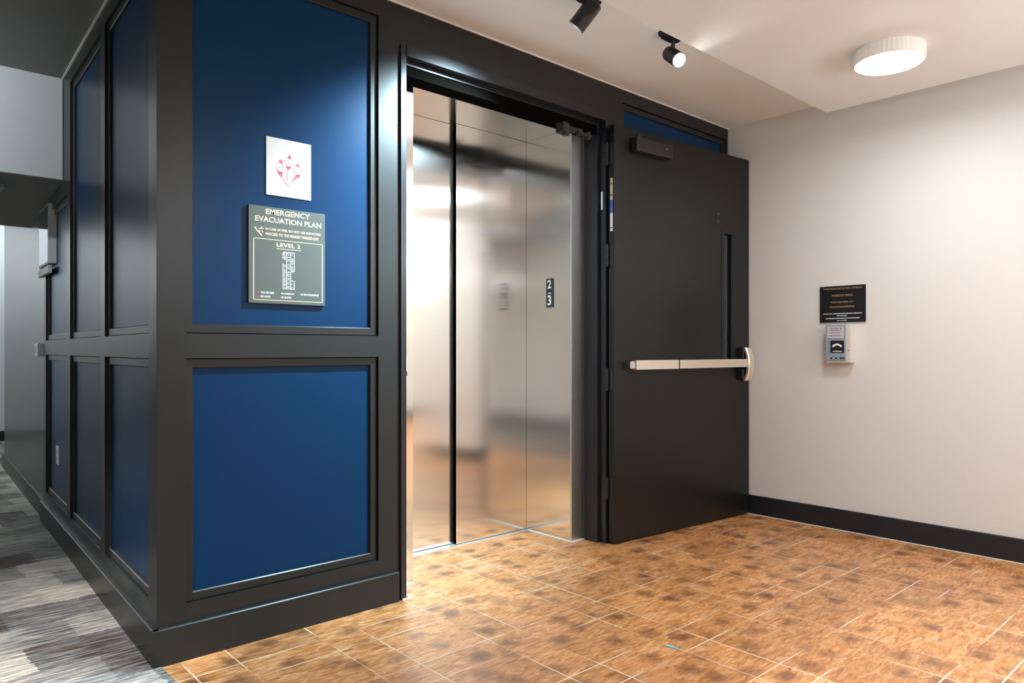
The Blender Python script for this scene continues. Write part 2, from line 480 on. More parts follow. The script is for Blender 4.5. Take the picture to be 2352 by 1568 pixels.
# ceilings
sbox('ceiling', 'ceiling', 'beige ceiling strip between the panelled wall and the lowered soffit', 'ceiling', .0, XB, -7.2, .02, ZT, ZT+.1)
sbox('ceiling', 'darkceil', 'dark sliver of ceiling over the top of the blue corridor panels', 'ceiling', 0, .20, .021, 2.14, ZT, ZT+.1)
bm = bmesh.new(); box(bm, .25, 3.60, -6.6, -.812, 2.60, ZT)
struct('ceiling', bm, 'soffit', 'lowered white soffit at top right carrying the round lamp', 'ceiling')
sbox('ceiling', 'darkceil', 'dark grey corridor ceiling at top left', 'ceiling', -2.2, -.0005, -7.2, 2.14, ZT, ZT+.1)
bm = bmesh.new()
vs = [bm.verts.new(p) for p in ((-2.2, 2.13, 2.15), (.10, 2.13, 2.15), (.10, 2.13, ZT), (-2.2, 2.13, ZT))]
vb = [bm.verts.new((v.co.x, 2.23, v.co.z)) for v in vs]
bm.faces.new(vs); bm.faces.new(vb[::-1])
for i in range(4): bm.faces.new((vs[i], vs[(i+1) % 4], vb[(i+1) % 4], vb[i]))
struct('wall_bulkhead', bm, 'greywall', 'pale grey bulkhead hanging between the high and low corridor ceilings', 'bulkhead').name = 'wall_bulkhead'
bm = bmesh.new()
vs = [bm.verts.new(p) for p in ((-2.2, 2.134, 2.146), (.118, 2.134, 2.146), (.182, 3.76, 2.080), (-2.2, 3.76, 2.080))]
vt = [bm.verts.new(v.co+Vector((0, 0, .25))) for v in vs]
bm.faces.new(vs); bm.faces.new(vt)
for i in range(4): bm.faces.new((vs[i], vs[(i+1) % 4], vt[(i+1) % 4], vt[i]))
struct('ceiling', bm, 'darkceil', 'low dark corridor ceiling beyond the pale bulkhead', 'ceiling')
sbox('ceiling', 'soffit', 'high pale ceiling at the far end of the corridor', 'ceiling', -2.2, .45, 3.76, 8.3, ZT, ZT+.1)
sbox('wall_far', 'greywall', 'pale wall closing the far end of the corridor', 'wall', -2.2, 1.4, 8.2, 8.3, 0, ZT)
bm = bmesh.new(); box(bm, -2.2, 1.4, 8.188, 8.2, 0, .13); struct('baseboard_far', bm, 'navybase', 'dark skirting on the far corridor wall', 'baseboard')
sbox('wall_west', 'beige', 'pale upper half of the corridor wall facing the blue panels, out of frame to the left', 'wall', -2.2, -2.1, .2, 8.2, 1.12, ZT+.1)
sbox('wall_west', 'beige', 'plain beige lobby wall out of frame to the left', 'wall', -2.2, -2.1, -7.2, .2, 0, ZT+.1)
sbox('wall_west', 'charcoal', 'charcoal lower half of the corridor wall out of frame to the left', 'wall', -2.2, -2.095, .2, 8.2, 0, 1.12)
bm = bmesh.new(); box(bm, -2.095, -2.083, -7.1, 8.18, 0, .13); struct('baseboard_west', bm, 'navybase', 'dark skirting on the corridor wall out of frame', 'baseboard')
sbox('wall_east', 'beige', 'beige wall at the far side of the lobby out of frame', 'wall', 8.0, 8.1, -7.1, -2.58, 0, ZT+.1)
sbox('wall_north', 'beige', 'beige wall turning right out of frame past the key box wall', 'wall', XB+.12, 8.0, -2.7, -2.58, 0, ZT+.1)
sbox('ceiling', 'soffit', 'pale lobby ceiling out of frame to the right', 'ceiling', XB, 8.1, -7.2, -2.7, ZT, ZT+.1)
sbox('wall_front', 'beige', 'beige wall behind the camera', 'wall', -2.1, 8.0, -7.2, -7.1, 0, ZT+.1)
bm = bmesh.new(); box(bm, -2.08, 7.98, -7.1, -7.088, 0, .13); struct('baseboard_front', bm, 'navybase', 'dark skirting on the wall behind the camera', 'baseboard')
# pale beads where the walls meet the ceiling
bm = bmesh.new(); box(bm, .02, XB-.002, .012, .0199, ZT-.007, ZT-.0005); struct('trim_2', bm, 'caulk', 'thin pale bead along the top of the charcoal wall over the lift', 'trim')
bm = bmesh.new(); box(bm, -2.12, -.02, .011, .0199, ZT-.007, ZT-.0005); struct('trim_3', bm, 'caulk', 'thin pale bead along the top of the blue corridor panels', 'trim', rotz=rC)

# ------------------------------------------------------------ lift doorway
lift = thing('door_2', 'closed brushed steel lift doors in a deep steel surround', 'elevator', (1.80, .165, 0), kind='structure')
off = Vector((-1.80, -.165, 0))


def lb(name, m, *a, r=0):
    x0, x1, y0, y1, z0, z1 = a
    return obox(name, m, lift, x0-1.80, x1-1.80, y0-.165, y1-.165, z0, z1, r=r)


ZE = 2.475
lb('frame_face', 'steelx', 1.115, 1.234, .165, .178, .004, ZE+.02)
lb('frame_face', 'steelface', 2.371, 2.475, .165, .178, .004, ZE+.02)
lb('frame_return', 'steely', 1.224, 1.2345, .1785, .60, .004, ZE)
lb('frame_return', 'steely', 2.3705, 2.381, .1785, .60, .004, ZE)
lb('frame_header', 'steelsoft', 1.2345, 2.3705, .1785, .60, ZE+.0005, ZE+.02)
lb('frame_header', 'steelx', 1.234, 2.371, .165, .178, ZE, ZE+.08)
lb('door_panel', 'steelx', 1.24, 1.83, .592, .615, .012, ZE-.001)
lb('door_panel', 'steelx', 1.806, 2.369, .560, .586, .012, ZE-.001)
lb('door_sill', 'sill', 1.236, 2.369, .538, .61, .0, .008)
lb('header_gap', 'black', 1.236, 2.369, .616, .63, .0, ZE)
bm = bmesh.new(); box(bm, 2.362, 2.3705, .165, .56, 0, .006); box(bm, 2.3705, 2.475, .156, .165, 0, .006)  # white strips colour in the lit gap under the return
struct('trim_4', bm, 'caulk', 'thin white strip standing for the lit gap at the foot of the right steel return', 'trim')
bm = bmesh.new(); box(bm, 1.1, 1.234, .156, .165, 0, .006); box(bm, 1.065, 1.105, .0, .006, 0, .006); box(bm, 1.105, 1.111, -.0, .158, 0, .005)
struct('trim_5', bm, 'caulk', 'short white bead at the foot of the left door jamb', 'trim')

# floor number plate on the right return
t = thing('floor_number_plate', 'small black plate with white 2 over 3 on the steel lift return', 'sign', (2.3705, .346, 1.50), R(-90))
obox('plate', 'signblack', t, -.032, .032, -.0025, 0, -.089, .089, r=.0008)
bm = bmesh.new(); text(bm, '2', -.020, .012, .028, .080, -.0027, .02); text(bm, '3', -.020, .012, -.076, -.014, -.0027, .02)
text(bm, '*', -.018, .014, -.016, .004, -.0027, .03)
obj('lettering', bm, 'signwhite', t)

# ------------------------------------------------------------ fire door, frame and leaf
HX, HY_ = 2.507, -.048
d1 = thing('door_1', 'black fire door standing wide open against the panelled wall, with push bar', 'door', (HX, HY_, 0), R(-4.74), kind='structure')
fr = thing('door_3', 'black steel door frame around the lift opening, lit blue at its left head', 'door frame', (1.8, .02, 0), kind='structure')


def fb(name, m, *a, r=0):
    x0, x1, y0, y1, z0, z1 = a
    return obox(name, m, fr, x0-1.8, x1-1.8, y0-.02, y1-.02, z0, z1, r=r)


# jambs and head with rabbet and stop
def jamb(xo, xi, name):
    s = 1 if xi > xo else -1
    bm = bmesh.new()
    pr = [(xo, .008), (xi-s*.022, .008), (xi-s*.022, .055), (xi, .055), (xi, .160), (xi-s*.03, .160), (xi-s*.03, .18), (xo, .18)]
    a = [bm.verts.new((x-1.8, y-.02, 0.002)) for x, y in pr]; b = [bm.verts.new((x-1.8, y-.02, 2.556)) for x, y in pr]
    for i in range(len(pr)):
        j = (i+1) % len(pr); bm.faces.new((a[i], a[j], b[j], b[i]))
    bm.faces.new(a[::-1]); bm.faces.new(b)
    obj(name, bm, 'jamb', fr)


jamb(1.0615, 1.112, 'jamb'); jamb(2.5195, 2.475, 'jamb')
bm = bmesh.new()
pr = [(.002, 2.5565), (.002, 2.507), (.060, 2.507), (.060, 2.500), (.160, 2.500), (.160, 2.5565)]
a = [bm.verts.new((1.0895-1.8, y-.02, z)) for y, z in pr]; b = [bm.verts.new((2.4975-1.8, y-.02, z)) for y, z in pr]  # head box
for i in range(6):
    j = (i+1) % 6; bm.faces.new((a[i], a[j], b[j], b[i]))
bm.faces.new(a[::-1]); bm.faces.new(b)
obj('head', bm, 'jamb', fr)
bm = bmesh.new(); box(bm, 1.112-1.8, 2.475-1.8, .060-.02, .160-.02, 2.440, 2.4995); obj('head_stop', bm, 'stopblack', fr)
bm = bmesh.new(); box(bm, 1.112-1.8, 2.475-1.8, .052-.02, .0595-.02, 2.486, 2.494); obj('head_seal', bm, 'jamb', fr)
fb('strike_plate', 'satin', 1.0905, 1.0975, .012, .050, 1.050, 1.115, r=.001)
fb('strike_plate', 'black', 1.0905, 1.0995, .015, .045, 1.030, 1.072, r=.001)
fb('strike_bolt', 'boxgrey', 1.0905, 1.0955, .018, .034, .975, .995, r=.001)
fb('frame_label', 'signwhite', 2.4965, 2.4974, .030, .044, 1.985, 2.092)
# closer shoe under the head
bm = bmesh.new(); box(bm, 2.17, 2.36, .062, .085, 2.412, 2.4395)
box(bm, 2.16, 2.21, .03, .09, 2.385, 2.4395); box(bm, 2.30, 2.42, .045, .070, 2.40, 2.418)
cyl(bm, (2.20, .05, 2.372), (2.20, .05, 2.42), .022, seg=20); cyl(bm, (2.395, .055, 2.385), (2.395, .055, 2.43), .016, seg=20)
for v in bm.verts: v.co += Vector((-1.8, -.02, 0))
obj('closer_bracket', bm, 'blackmetal', fr)

LT, LW, LH = .044, 1.335, 2.478
bm = bmesh.new()
lx0, lx1, lz0, lz1 = 1.052, 1.163, 1.062, 1.945
for a in ((0, lx0, 0, LT, .010, LH), (lx1, LW, 0, LT, .010, LH), (lx0, lx1, 0, LT, .010, lz0), (lx0, lx1, 0, LT, lz1, LH)): box(bm, *a)
bmesh.ops.remove_doubles(bm, verts=bm.verts[:], dist=1e-5)
obj('door_leaf', bm, 'leaf', d1)
obj('window_trim', frame_ring(lx0-.028, lx1+.012, lz0-.02, lz1+.02, .0281, -.003, .001, ch=.001), 'leaf', d1)
obox('reveal_reflection', 'litereflect', d1, lx1-.006, lx1-.0005, -.001, .018, lz0+.001, lz1-.001)  # strip paints the bluish reflection on the right reveal of the lite
obox('window_glass', 'glass', d1, lx0+.0005, lx1-.0005, .0195, .025, lz0+.0005, lz1-.0005)
# hinges
for zc in (2.310, 1.708, .973, .330):
    bm = bmesh.new()
    for q in range(3): cyl(bm, (-.012, .046, zc-.063+q*.043), (-.012, .046, zc-.023+q*.043), .0085, seg=18)
    cyl(bm, (-.012, .046, zc-.068), (-.012, .046, zc+.068), .0055, seg=12)
    box(bm, -.0032, -.0004, .006, .046, zc-.062, zc+.062)
    obj('hinge', bm, 'blackmetal', d1, smooth=True)
# fire labels on the hinge edge
lab = obox('fire_label', 'labeltan', d1, -.0012, -.0002, .010, .030, 2.035, 2.165)
obox('fire_label_band', 'labelblue', lab, -.0014, -.0003, .010, .030, 1.960, 2.033)
obox('fire_label_base', 'signwhite', lab, -.0013, -.0003, .010, .030, 1.850, 1.958)
bm = bmesh.new(); box(bm, -.0018, -.0012, .016, .024, 2.125, 2.137); box(bm, -.0018, -.0012, .014, .026, 2.06, 2.068); box(bm, -.0018, -.0013, .012, .028, 1.868, 1.874)
obj('fire_label_print', bm, 'signblack', lab)
# closer body
cb = obj('door_closer', rbox(.140, .462, -.055, -.0005, 2.335, 2.420, r=.006), 'blackmetal', d1)
bm = bmesh.new(); cyl(bm, (.180, -.028, 2.420), (.180, -.028, 2.436), .016, seg=20); obj('closer_pinion', bm, 'blackmetal', cb)
bm = bmesh.new(); cyl(bm, (.40, -.0555, 2.385), (.40, -.058, 2.385), .005, seg=14); obj('closer_screw', bm, 'chrome', cb)
# small marks / screws on the leaf
for zz in (2.060, 2.013):
    bm = bmesh.new(); cyl(bm, (.987, 0, zz), (.987, -.002, zz), .0035, seg=12); obj('screw', bm, 'chrome', d1)
# push bar
pb = obox('panic_bar', 'satin', d1, .528, 1.235, -.058, -.018, 1.032, 1.087, r=.004)
obj('push_pad', rbox(.125, .508, -.064, -.024, 1.031, 1.088, r=.004), 'satin', pb)
obj('pad_joint', rbox(.507, .529, -.048, -.020, 1.036, 1.083, r=.001), 'black', pb)
bm = rbox(.085, .126, -.052, -.0005, 1.038, 1.081, r=.004)
box(bm, .098, .118, -.056, -.05, 1.050, 1.070)
obj('end_cap', bm, 'chrome', pb)
bm = rbox(.105, 1.20, -.026, -.0005, 1.040, 1.079, r=.002); obj('bar_rail', bm, 'blackmetal', pb)
# curved lock head
bm = bmesh.new()
K = 14; prof = []
for i in range(K+1):
    tt = -1+2*i/K; z = 1.0515+tt*.114
    bulge = math.cos(tt*PI/2)**.7 if abs(tt) < 1 else 0
    prof.append((z, -.046-.030*bulge))
rows = []
for z, y in prof:
    hw = .032
    rows.append([bm.verts.new(p) for p in ((1.262-hw, y+.006, z), (1.262-hw+.007, y, z), (1.262+hw-.007, y, z), (1.262+hw, y+.006, z), (1.262+hw, -.0005, z), (1.262+.012, -.0005, z), (1.262+.012, y+.020, z), (1.262-hw, y+.020, z))])
for r0, r1 in zip(rows, rows[1:]):
    for i in range(8):
        j = (i+1) % 8; bm.faces.new((r0[i], r0[j], r1[j], r1[i]))
bm.faces.new(rows[0][::-1]); bm.faces.new(rows[-1])
obj('lock_head', bm, 'satin', pb, smooth=True)
bm = rbox(1.205, 1.272, -.040, -.0005, 1.092, 1.160, r=.005)
cyl(bm, (1.222, -.040, 1.13), (1.222, -.044, 1.13), .006, seg=14)
obj('lock_case', bm, 'black', pb)
bm = rbox(1.205, 1.272, -.038, -.0005, .948, 1.020, r=.005)
cyl(bm, (1.222, -.038, .975), (1.222, -.042, .975), .006, seg=14)
obj('lock_case', bm, 'black', pb)

# ------------------------------------------------------------ signs on the left panel
YB = BL
t = thing('evacuation_plan_sign', 'dark grey-green emergency evacuation plan board with gold lettering below the poster', 'sign', (.526, YB, 1.532))
X = lambda x: x-.526
Z = lambda z: z-1.532
obox('board', 'signface', t, X(.362), X(.692), -.012, 0, Z(1.337), Z(1.728), r=.0012)
yF = -.0121
bm = bmesh.new()
text(bm, 'EMERGENCY', X(.432), X(.623), Z(1.6975), Z(1.7195), yF, .018); obj('title_line', bm, 'palegold', t); bm = bmesh.new()
text(bm, 'EVACUATION PLAN', X(.388), X(.674), Z(1.6655), Z(1.6875), yF, .018); obj('title_line', bm, 'palegold', t); bm = bmesh.new()
text(bm, 'LEVEL 2', X(.477), X(.580), Z(1.5700), Z(1.5870), yF, .02); obj('level_heading', bm, 'palegold', t); bm = bmesh.new()
box(bm, X(.477), X(.583), yF-.0004, yF, Z(1.5610), Z(1.5632)); obj('heading_underline', bm, 'palegold', t)

bm = bmesh.new()
text(bm, 'IN CASE OF FIRE, DO NOT USE ELEVATORS.', X(.431), X(.673), Z(1.6320), Z(1.6430), yF, .02); obj('instruction_line', bm, 'palegold', t); bm = bmesh.new()
text(bm, 'PROCEED TO THE NEAREST MARKED EXIT.', X(.431), X(.665), Z(1.6125), Z(1.6240), yF, .02); obj('instruction_line', bm, 'palegold', t); bm = bmesh.new()
# running figure and stair line
box(bm, -.0024, .0024, yF-.0004, yF, -.020, .020, Matrix.Translation((X(.402), 0, Z(1.6225))) @ Matrix.Rotation(R(-46), 4, 'Y') @ Matrix.Identity(4))
for a, (fx, fz), (wx, wz) in ((0, (.412, 1.6335), (.0035, .006)), (40, (.408, 1.6275), (.0015, .006)), (-35, (.416, 1.6275), (.0015, .007)), (70, (.418, 1.636), (.0012, .006)), (-70, (.406, 1.635), (.0012, .005))):
    box(bm, -wx, wx, yF-.0004, yF, -wz, wz, Matrix.Translation((X(fx), 0, Z(fz))) @ Matrix.Rotation(R(a), 4, 'Y'))
cyl(bm, (X(.415), yF, Z(1.643)), (X(.415), yF-.0004, Z(1.643)), .0028, seg=14)
cyl(bm, (X(.3885), yF, Z(1.6385)), (X(.3885), yF-.0004, Z(1.6385)), .0035, seg=14)
obj('exit_pictogram', bm, 'palegold', t)
bm = bmesh.new()
x0, x1, z0, z1, lw = X(.380), X(.681), Z(1.350), Z(1.598), .0034
box(bm, x0, x1, yF-.0004, yF, z1-lw*.7, z1); box(bm, x0, x1, yF-.0004, yF, z0, z0+lw*.7)
box(bm, x0, x0+lw, yF-.0004, yF, z0, z1); box(bm, x1-lw, x1, yF-.0004, yF, z0, z1)
obj('plan_border', bm, 'palegold', t)
# floor plan: white wall lines of three columns of rooms
bm = bmesh.new()
y0, y1 = yF-.0004, yF
def ln(xa, za, xb, zb, wd=.0011):
    xa, xb, za, zb = X(min(xa, xb)), X(max(xa, xb)), Z(min(za, zb)), Z(max(za, zb))
    if xb-xa > zb-za: box(bm, xa, xb, y0, y1, za-wd, za+wd)
    else: box(bm, xa-wd, xa+wd, y0, y1, za, zb)
ln(.504, 1.550, .553, 1.550); ln(.504, 1.400, .553, 1.400); ln(.504, 1.522, .504, 1.550); ln(.504, 1.400, .504, 1.504)
ln(.553, 1.472, .553, 1.550); ln(.553, 1.400, .553, 1.434); ln(.540, 1.472, .553, 1.472); ln(.540, 1.434, .553, 1.434)
ln(.519, 1.400, .519, 1.550); ln(.538, 1.400, .538, 1.550)
random.seed(11)
zz = 1.406
while zz < 1.548:
    for xa, xb in ((.504, .519), (.519, .538), (.538, .553)):
        if xa > .53 and 1.434 < zz < 1.472: continue
        if xa < .51 and 1.504 < zz < 1.520: continue
        if random.random() < .85: ln(xa, zz+random.uniform(-.002, .002), xb, zz, .0007)
        if random.random() < .6: ln((xa+xb)/2+random.uniform(-.003, .003), zz, (xa+xb)/2, zz+.006, .0008)
    zz += .0078
obj('floor_plan', bm, 'signwhite', t)
bm = bmesh.new()
for w_, a_, b_, c_, d_ in (('YOU ARE HERE', .410, .466, 1.3765, 1.3845), ('EXIT ROUTE', .410, .451, 1.3605, 1.3685), ('STAIRWAY', .511, .554, 1.3765, 1.3835), ('EXITS', .511, .539, 1.3605, 1.3685), ('FIRE EXTINGUISHER', .595, .663, 1.3765, 1.3840)):
    text(bm, w_, X(a_), X(b_), Z(c_), Z(d_), yF, .02); obj('legend_entry', bm, 'signwhite', t); bm = bmesh.new()
box(bm, X(.497), X(.507), yF-.0004, yF, Z(1.3775), Z(1.3835)); obj('legend_mark', bm, 'signwhite', t)
bm = bmesh.new(); cyl(bm, (X(.5015), yF, Z(1.3645)), (X(.5015), yF-.0004, Z(1.3645)), .0042, seg=16); obj('legend_mark', bm, 'signwhite', t)

bm = bmesh.new(); cyl(bm, (X(.400), yF, Z(1.3815)), (X(.400), yF-.0004, Z(1.3815)), .0048, seg=3)
box(bm, -.0012, .0012, yF-.0004, yF, -.0045, .0045, Matrix.Translation((X(.4015), 0, Z(1.365))) @ Matrix.Rotation(R(35), 4, 'Y')); obj('red_marks', bm, 'red', t)
bm = bmesh.new(); cyl(bm, (X(.586), yF, Z(1.3805)), (X(.586), yF-.0004, Z(1.3805)), .0045, seg=16); obj('cyan_mark', bm, 'cyan', t)

# poster
t = thing('poster', 'white square poster with three pink round motifs above the evacuation plan', 'poster', (.535, YB, 1.897))
X = lambda x: x-.535
Z = lambda z: z-1.897
obox('sheet', 'paper', t, X(.437), X(.632), -.004, 0, Z(1.779), Z(2.015), r=.0008)
yF = -.0041


def poly(bm, pts, y=None):
    y = yF if y is None else y
    a = [bm.verts.new((X(x), y-.0004, Z(z))) for x, z in pts]; b = [bm.verts.new((X(x), y, Z(z))) for x, z in pts]
    bm.faces.new(a); bm.faces.new(b[::-1])
    for i in range(len(pts)):
        j = (i+1) % len(pts); bm.faces.new((a[i], b[i], b[j], a[j]))


def oval_ring(bm, cx, cz, rx, rz, rot, wd, seg=28):
    c, s = math.cos(rot), math.sin(rot)
    P = lambda t, k: (cx+(rx*k*math.cos(t))*c-(rz*k*math.sin(t))*s, cz+(rx*k*math.cos(t))*s+(rz*k*math.sin(t))*c)
    kk = 1-wd/rx
    for i in range(seg):
        t0, t1 = 2*PI*i/seg, 2*PI*(i+1)/seg
        poly(bm, [P(t0, 1), P(t1, 1), P(t1, kk), P(t0, kk)])


caps = ([(.487, 1.921), (.492, 1.926), (.499, 1.930), (.505, 1.928), (.507, 1.913), (.500, 1.915)],
        [(.529, 1.941), (.532, 1.953), (.536, 1.958), (.541, 1.953), (.544, 1.942), (.536, 1.940)],
        [(.560, 1.913), (.566, 1.921), (.573, 1.925), (.579, 1.920), (.583, 1.912), (.572, 1.914)])
bods = ([(.481, 1.887), (.492, 1.880), (.505, 1.881), (.505, 1.868), (.502, 1.856), (.489, 1.869)],
        [(.520, 1.908), (.531, 1.906), (.543, 1.909), (.539, 1.899), (.533, 1.891), (.527, 1.891)],
        [(.563, 1.876), (.571, 1.881), (.584, 1.880), (.580, 1.869), (.566, 1.860), (.549, 1.851)])
rings_ = ((.494, 1.894, .0165, .022, 5), (.532, 1.923, .0155, .021, -4), (.572, 1.894, .0165, .021, -4))
stems = ([(.502, 1.858), (.505, 1.861), (.533, 1.824), (.531, 1.817)], [(.524, 1.884), (.5285, 1.884), (.5275, 1.846), (.5245, 1.840)],
         [(.531, 1.817), (.533, 1.824), (.552, 1.856), (.558, 1.853), (.536, 1.826)])
for k in range(3):
    bm = bmesh.new(); cx, cz, rx, rz, ro = rings_[k]; oval_ring(bm, cx, cz, rx, rz, R(ro), .0016)
    mo = obj('round_motif', bm, 'pinkline', t)
    bm = bmesh.new(); poly(bm, caps[k]); obj('motif_cap', bm, 'pink', mo)
    bm = bmesh.new(); poly(bm, bods[k]); obj('motif_base', bm, 'pink', mo)
    bm = bmesh.new(); poly(bm, stems[k]); obj('motif_stem', bm, 'pinkline', mo)
    bm = bmesh.new(); a, b = cx-.002, cz+.003
    poly(bm, [(a, b-.008), (a+.002, b-.008), (a+.009, b-.004), (a+.011, b), (a+.002, b+.002), (a+.002, b+.010), (a, b+.010)]); obj('motif_mark', bm, 'printgrey', mo)
bm = bmesh.new(); poly(bm, [(.510, 1.7955), (.554, 1.7955), (.554, 1.799), (.510, 1.799)]); obj('caption', bm, 'printgrey', t)

# ------------------------------------------------------------ sign and key box on the beige wall
# local x runs along -Y of the room (to the right as seen), y into the wall
t = thing('notice_sign', 'black notice with gold and white lines on the beige wall above the key box', 'sign', (XB, -.80, 1.442), R(-90))
obox('board', 'signblack', t, -.143, .143, -.010, 0, -.116, .116, r=.0012)
bm = bmesh.new(); yF = -.0101
L = lambda y: -y-.80
for w_, a_, b_, c_, d_ in (('HOLD HENKUNIT BOCBIA 1ONEBOO', -.683, -.922, .094, .104), ('WORKSTO OFFICE', -.734, -.866, .048, .061), ('WEHNJOIRBUSIT', -.726, -.872, .005, .017), ('PICAVOLBSAFPRIMER', -.722, -.877, -.024, -.012)):
    text(bm, w_, L(a_), L(b_), c_, d_, yF, 0); obj('gold_line', bm, 'gold', t); bm = bmesh.new()
for w_, a_, b_, c_, d_, e_ in (('ssoucot tws eeeemmeeemmmeennee eeenscene', -.679, -.923, -.064, -.057, .05), ('iCoacos', -.767, -.831, -.078, -.070, .03),
                              ('sss mueut smerresneoereeossescnant', -.696, -.908, -.094, -.087, .05), ('swocok', -.768, -.831, -.108, -.101, .03)):
    text(bm, w_, L(a_), L(b_), c_, d_, yF, e_); obj('white_line', bm, 'signwhite', t); bm = bmesh.new()

t = thing('key_box', 'cream wall box with blue-grey front and white label, below the black notice', 'wall box', (XB, -.80, 1.19), R(-90))
bm = rbox(-.080, .072, -.060, 0, -.122, .122, r=.004); obj('body', bm, 'boxcream', t)
fp = obj('front_cover', rbox(-.078, .047, -.070, -.0605, -.105, .118, r=.004), 'boxgrey', t)
obox('label', 'paper', t, -.066, .034, -.0712, -.0702, .036, .106)
bm = bmesh.new()
random.seed(3)
for k, zc in enumerate((.095, .082, .066, .049)):
    x = -.054
    while x < .022:
        wdt = random.uniform(.004, .011); box(bm, x, min(x+wdt, .024), -.0717, -.0712, zc-.004, zc+.004); x += wdt+.003
obj('label_print', bm, mat('violet_print', (.20, .19, .32, 1), .5), t)
dial = obj('dial_plate', rbox(-.046, .038, -.0745, -.0702, -.058, .018, r=.002), 'black', t)
bm = bmesh.new()
for i in range(12):
    t0, t1 = R(20+140*i/12), R(20+140*(i+1)/12)
    pts = [(.034*math.cos(t0), .030*math.sin(t0)), (.034*math.cos(t1), .030*math.sin(t1)), (.022*math.cos(t1), .018*math.sin(t1)), (.022*math.cos(t0), .018*math.sin(t0))]
    a = [bm.verts.new((-.004+x, -.0770, -.030+z)) for x, z in pts]; b = [bm.verts.new((-.004+x, -.0745, -.030+z)) for x, z in pts]
    bm.faces.new(a); bm.faces.new(b)
    for q in range(4): bm.faces.new((a[q], b[q], b[(q+1) % 4], a[(q+1) % 4]))
obj('dial_arc', bm, 'signwhite', dial)
bm = bmesh.new(); box(bm, -.030, .026, -.0752, -.0745, -.052, -.047); obj('dial_print', bm, 'signwhite', dial)
bm = bmesh.new()
for x in (-.048, -.018, .010, .028): box(bm, x, x+.012, -.0712, -.0702, -.098, -.088)
obj('button', bm, 'black', t)
obox('keyhole', 'black', t, .0555, .0605, -.061, -.0595, -.048, -.040)
obox('latch', 'white', t, -.088, -.0795, -.050, -.030, -.098, -.080, r=.002)

# ------------------------------------------------------------ corridor wall fittings (local frame of wall C)
def cthing(name, label, cat, u, y, z):
    return thing(name, label, cat, tuple(cw(u, y, z)), rC)


t = cthing('framed_display', 'slim glossy framed display high on the far corridor panel', 'display', 2.77, BL, 1.89)
obox('frame', 'greywall', t, -.21, .21, -.046, 0, -.19, .19, r=.004)
obox('screen', M['screen'], t, -.200, .200, -.0475, -.0462, -.178, .178)
t = cthing('room_sign', 'small pale bar sign fixed under the framed display', 'sign', 2.80, ST, 1.665)
obox('plate', 'greywall', t, -.22, .23, -.022, 0, -.025, .022, r=.003)
t = cthing('wall_outlet', 'white outlet plate low on the far blue corridor panel', 'outlet', 2.50, BL, .486)
obox('plate', 'white', t, -.045, .045, -.006, 0, -.058, .058, r=.002)
bm = bmesh.new()
for zc in (-.022, .022): box(bm, -.016, .016, -.008, -.006, zc-.014, zc+.014)
obj('socket', bm, 'paper', t)
t = cthing('wall_switch', 'pale switch box on the plain corridor wall at the end of the rail', 'switch', 3.06, .035, 1.15)
obox('back_box', 'boxgrey', t, -.06, .06, -.040, 0, -.045, .045, r=.003)
obox('cover', 'white', t, -.055, .055, -.048, -.0405, -.040, .040, r=.003)
obox('rocker', 'paper', t, -.016, .016, -.052, -.0482, -.026, .026, r=.002)
bm = bmesh.new(); lathe(bm, [(0, -.058), (.03, -.056), (.045, -.04), (.052, -.028), (.06, -.024), (.06, 0), (0, 0)])
o = obj('smoke_detector', bm, 'greywall', smooth=True, loc=(-.20, 2.42, 2.134)); tag(o, 'small grey detector dome on the low dark corridor ceiling', 'smoke detector')
bm = bmesh.new()
pts = [(0, 0), (.012, .004), (.024, .002), (.036, .005), (.050, .001)]
f = []; k_ = []
for i, (a, b) in enumerate(pts):
    f.append((bm.verts.new((a, b-.004, .001+.004*(i == 0))), bm.verts.new((a, b+.004, .001+.006*(i == 0)))))
    k_.append((bm.verts.new((a, b-.004, .0025+.004*(i == 0))), bm.verts.new((a, b+.004, .0025+.006*(i == 0)))))
for i in range(4):
    bm.faces.new((f[i][0], f[i][1], f[i+1][1], f[i+1][0])); bm.faces.new((k_[i][0], k_[i][1], k_[i+1][1], k_[i+1][0]))
    bm.faces.new((f[i][0], f[i+1][0], k_[i+1][0], k_[i][0])); bm.faces.new((f[i][1], f[i+1][1], k_[i+1][1], k_[i][1]))
bm.faces.new((f[0][0], f[0][1], k_[0][1], k_[0][0])); bm.faces.new((f[4][0], f[4][1], k_[4][1], k_[4][0]))
o = obj('tape_scrap', bm, 'tape', loc=(1.537, -1.115, 0)); o.rotation_euler = (0, 0, R(-78)); tag(o, 'scrap of bright blue tape lying on the wood-look tiles', 'tape')


# ------------------------------------------------------------ lamps
def round_lamp(x, y, z, label, group=None):
    t = thing('ceiling_lamp', label, 'ceiling lamp', (x, y, z), group=group)
    bm = bmesh.new(); seg = 96; prof = [(.156, 0), (.157, -.006), (.157, -.058), (.152, -.064), (.148, -.064)]
    rings = []
    for r, zz in prof:
        rings.append([bm.verts.new(((r+(.0012 if (i % 2 and -.06 < zz < -.001) else 0))*math.cos(2*PI*i/seg), (r+(.0012 if (i % 2 and -.06 < zz < -.001) else 0))*math.sin(2*PI*i/seg), zz)) for i in range(seg)])
    for a, b in zip(rings, rings[1:]):
        for i in range(seg): bm.faces.new((a[i], a[(i+1) % seg], b[(i+1) % seg], b[i]))
    bm.faces.new(rings[0]); obj('lamp_housing', bm, 'shade', t)
    bm = bmesh.new(); lathe(bm, [(.1475, -.060), (.1475, -.066), (.142, -.0695), (0, -.071)], seg=64)
    obj('diffuser', bm, 'diff', t, smooth=True)
    return t


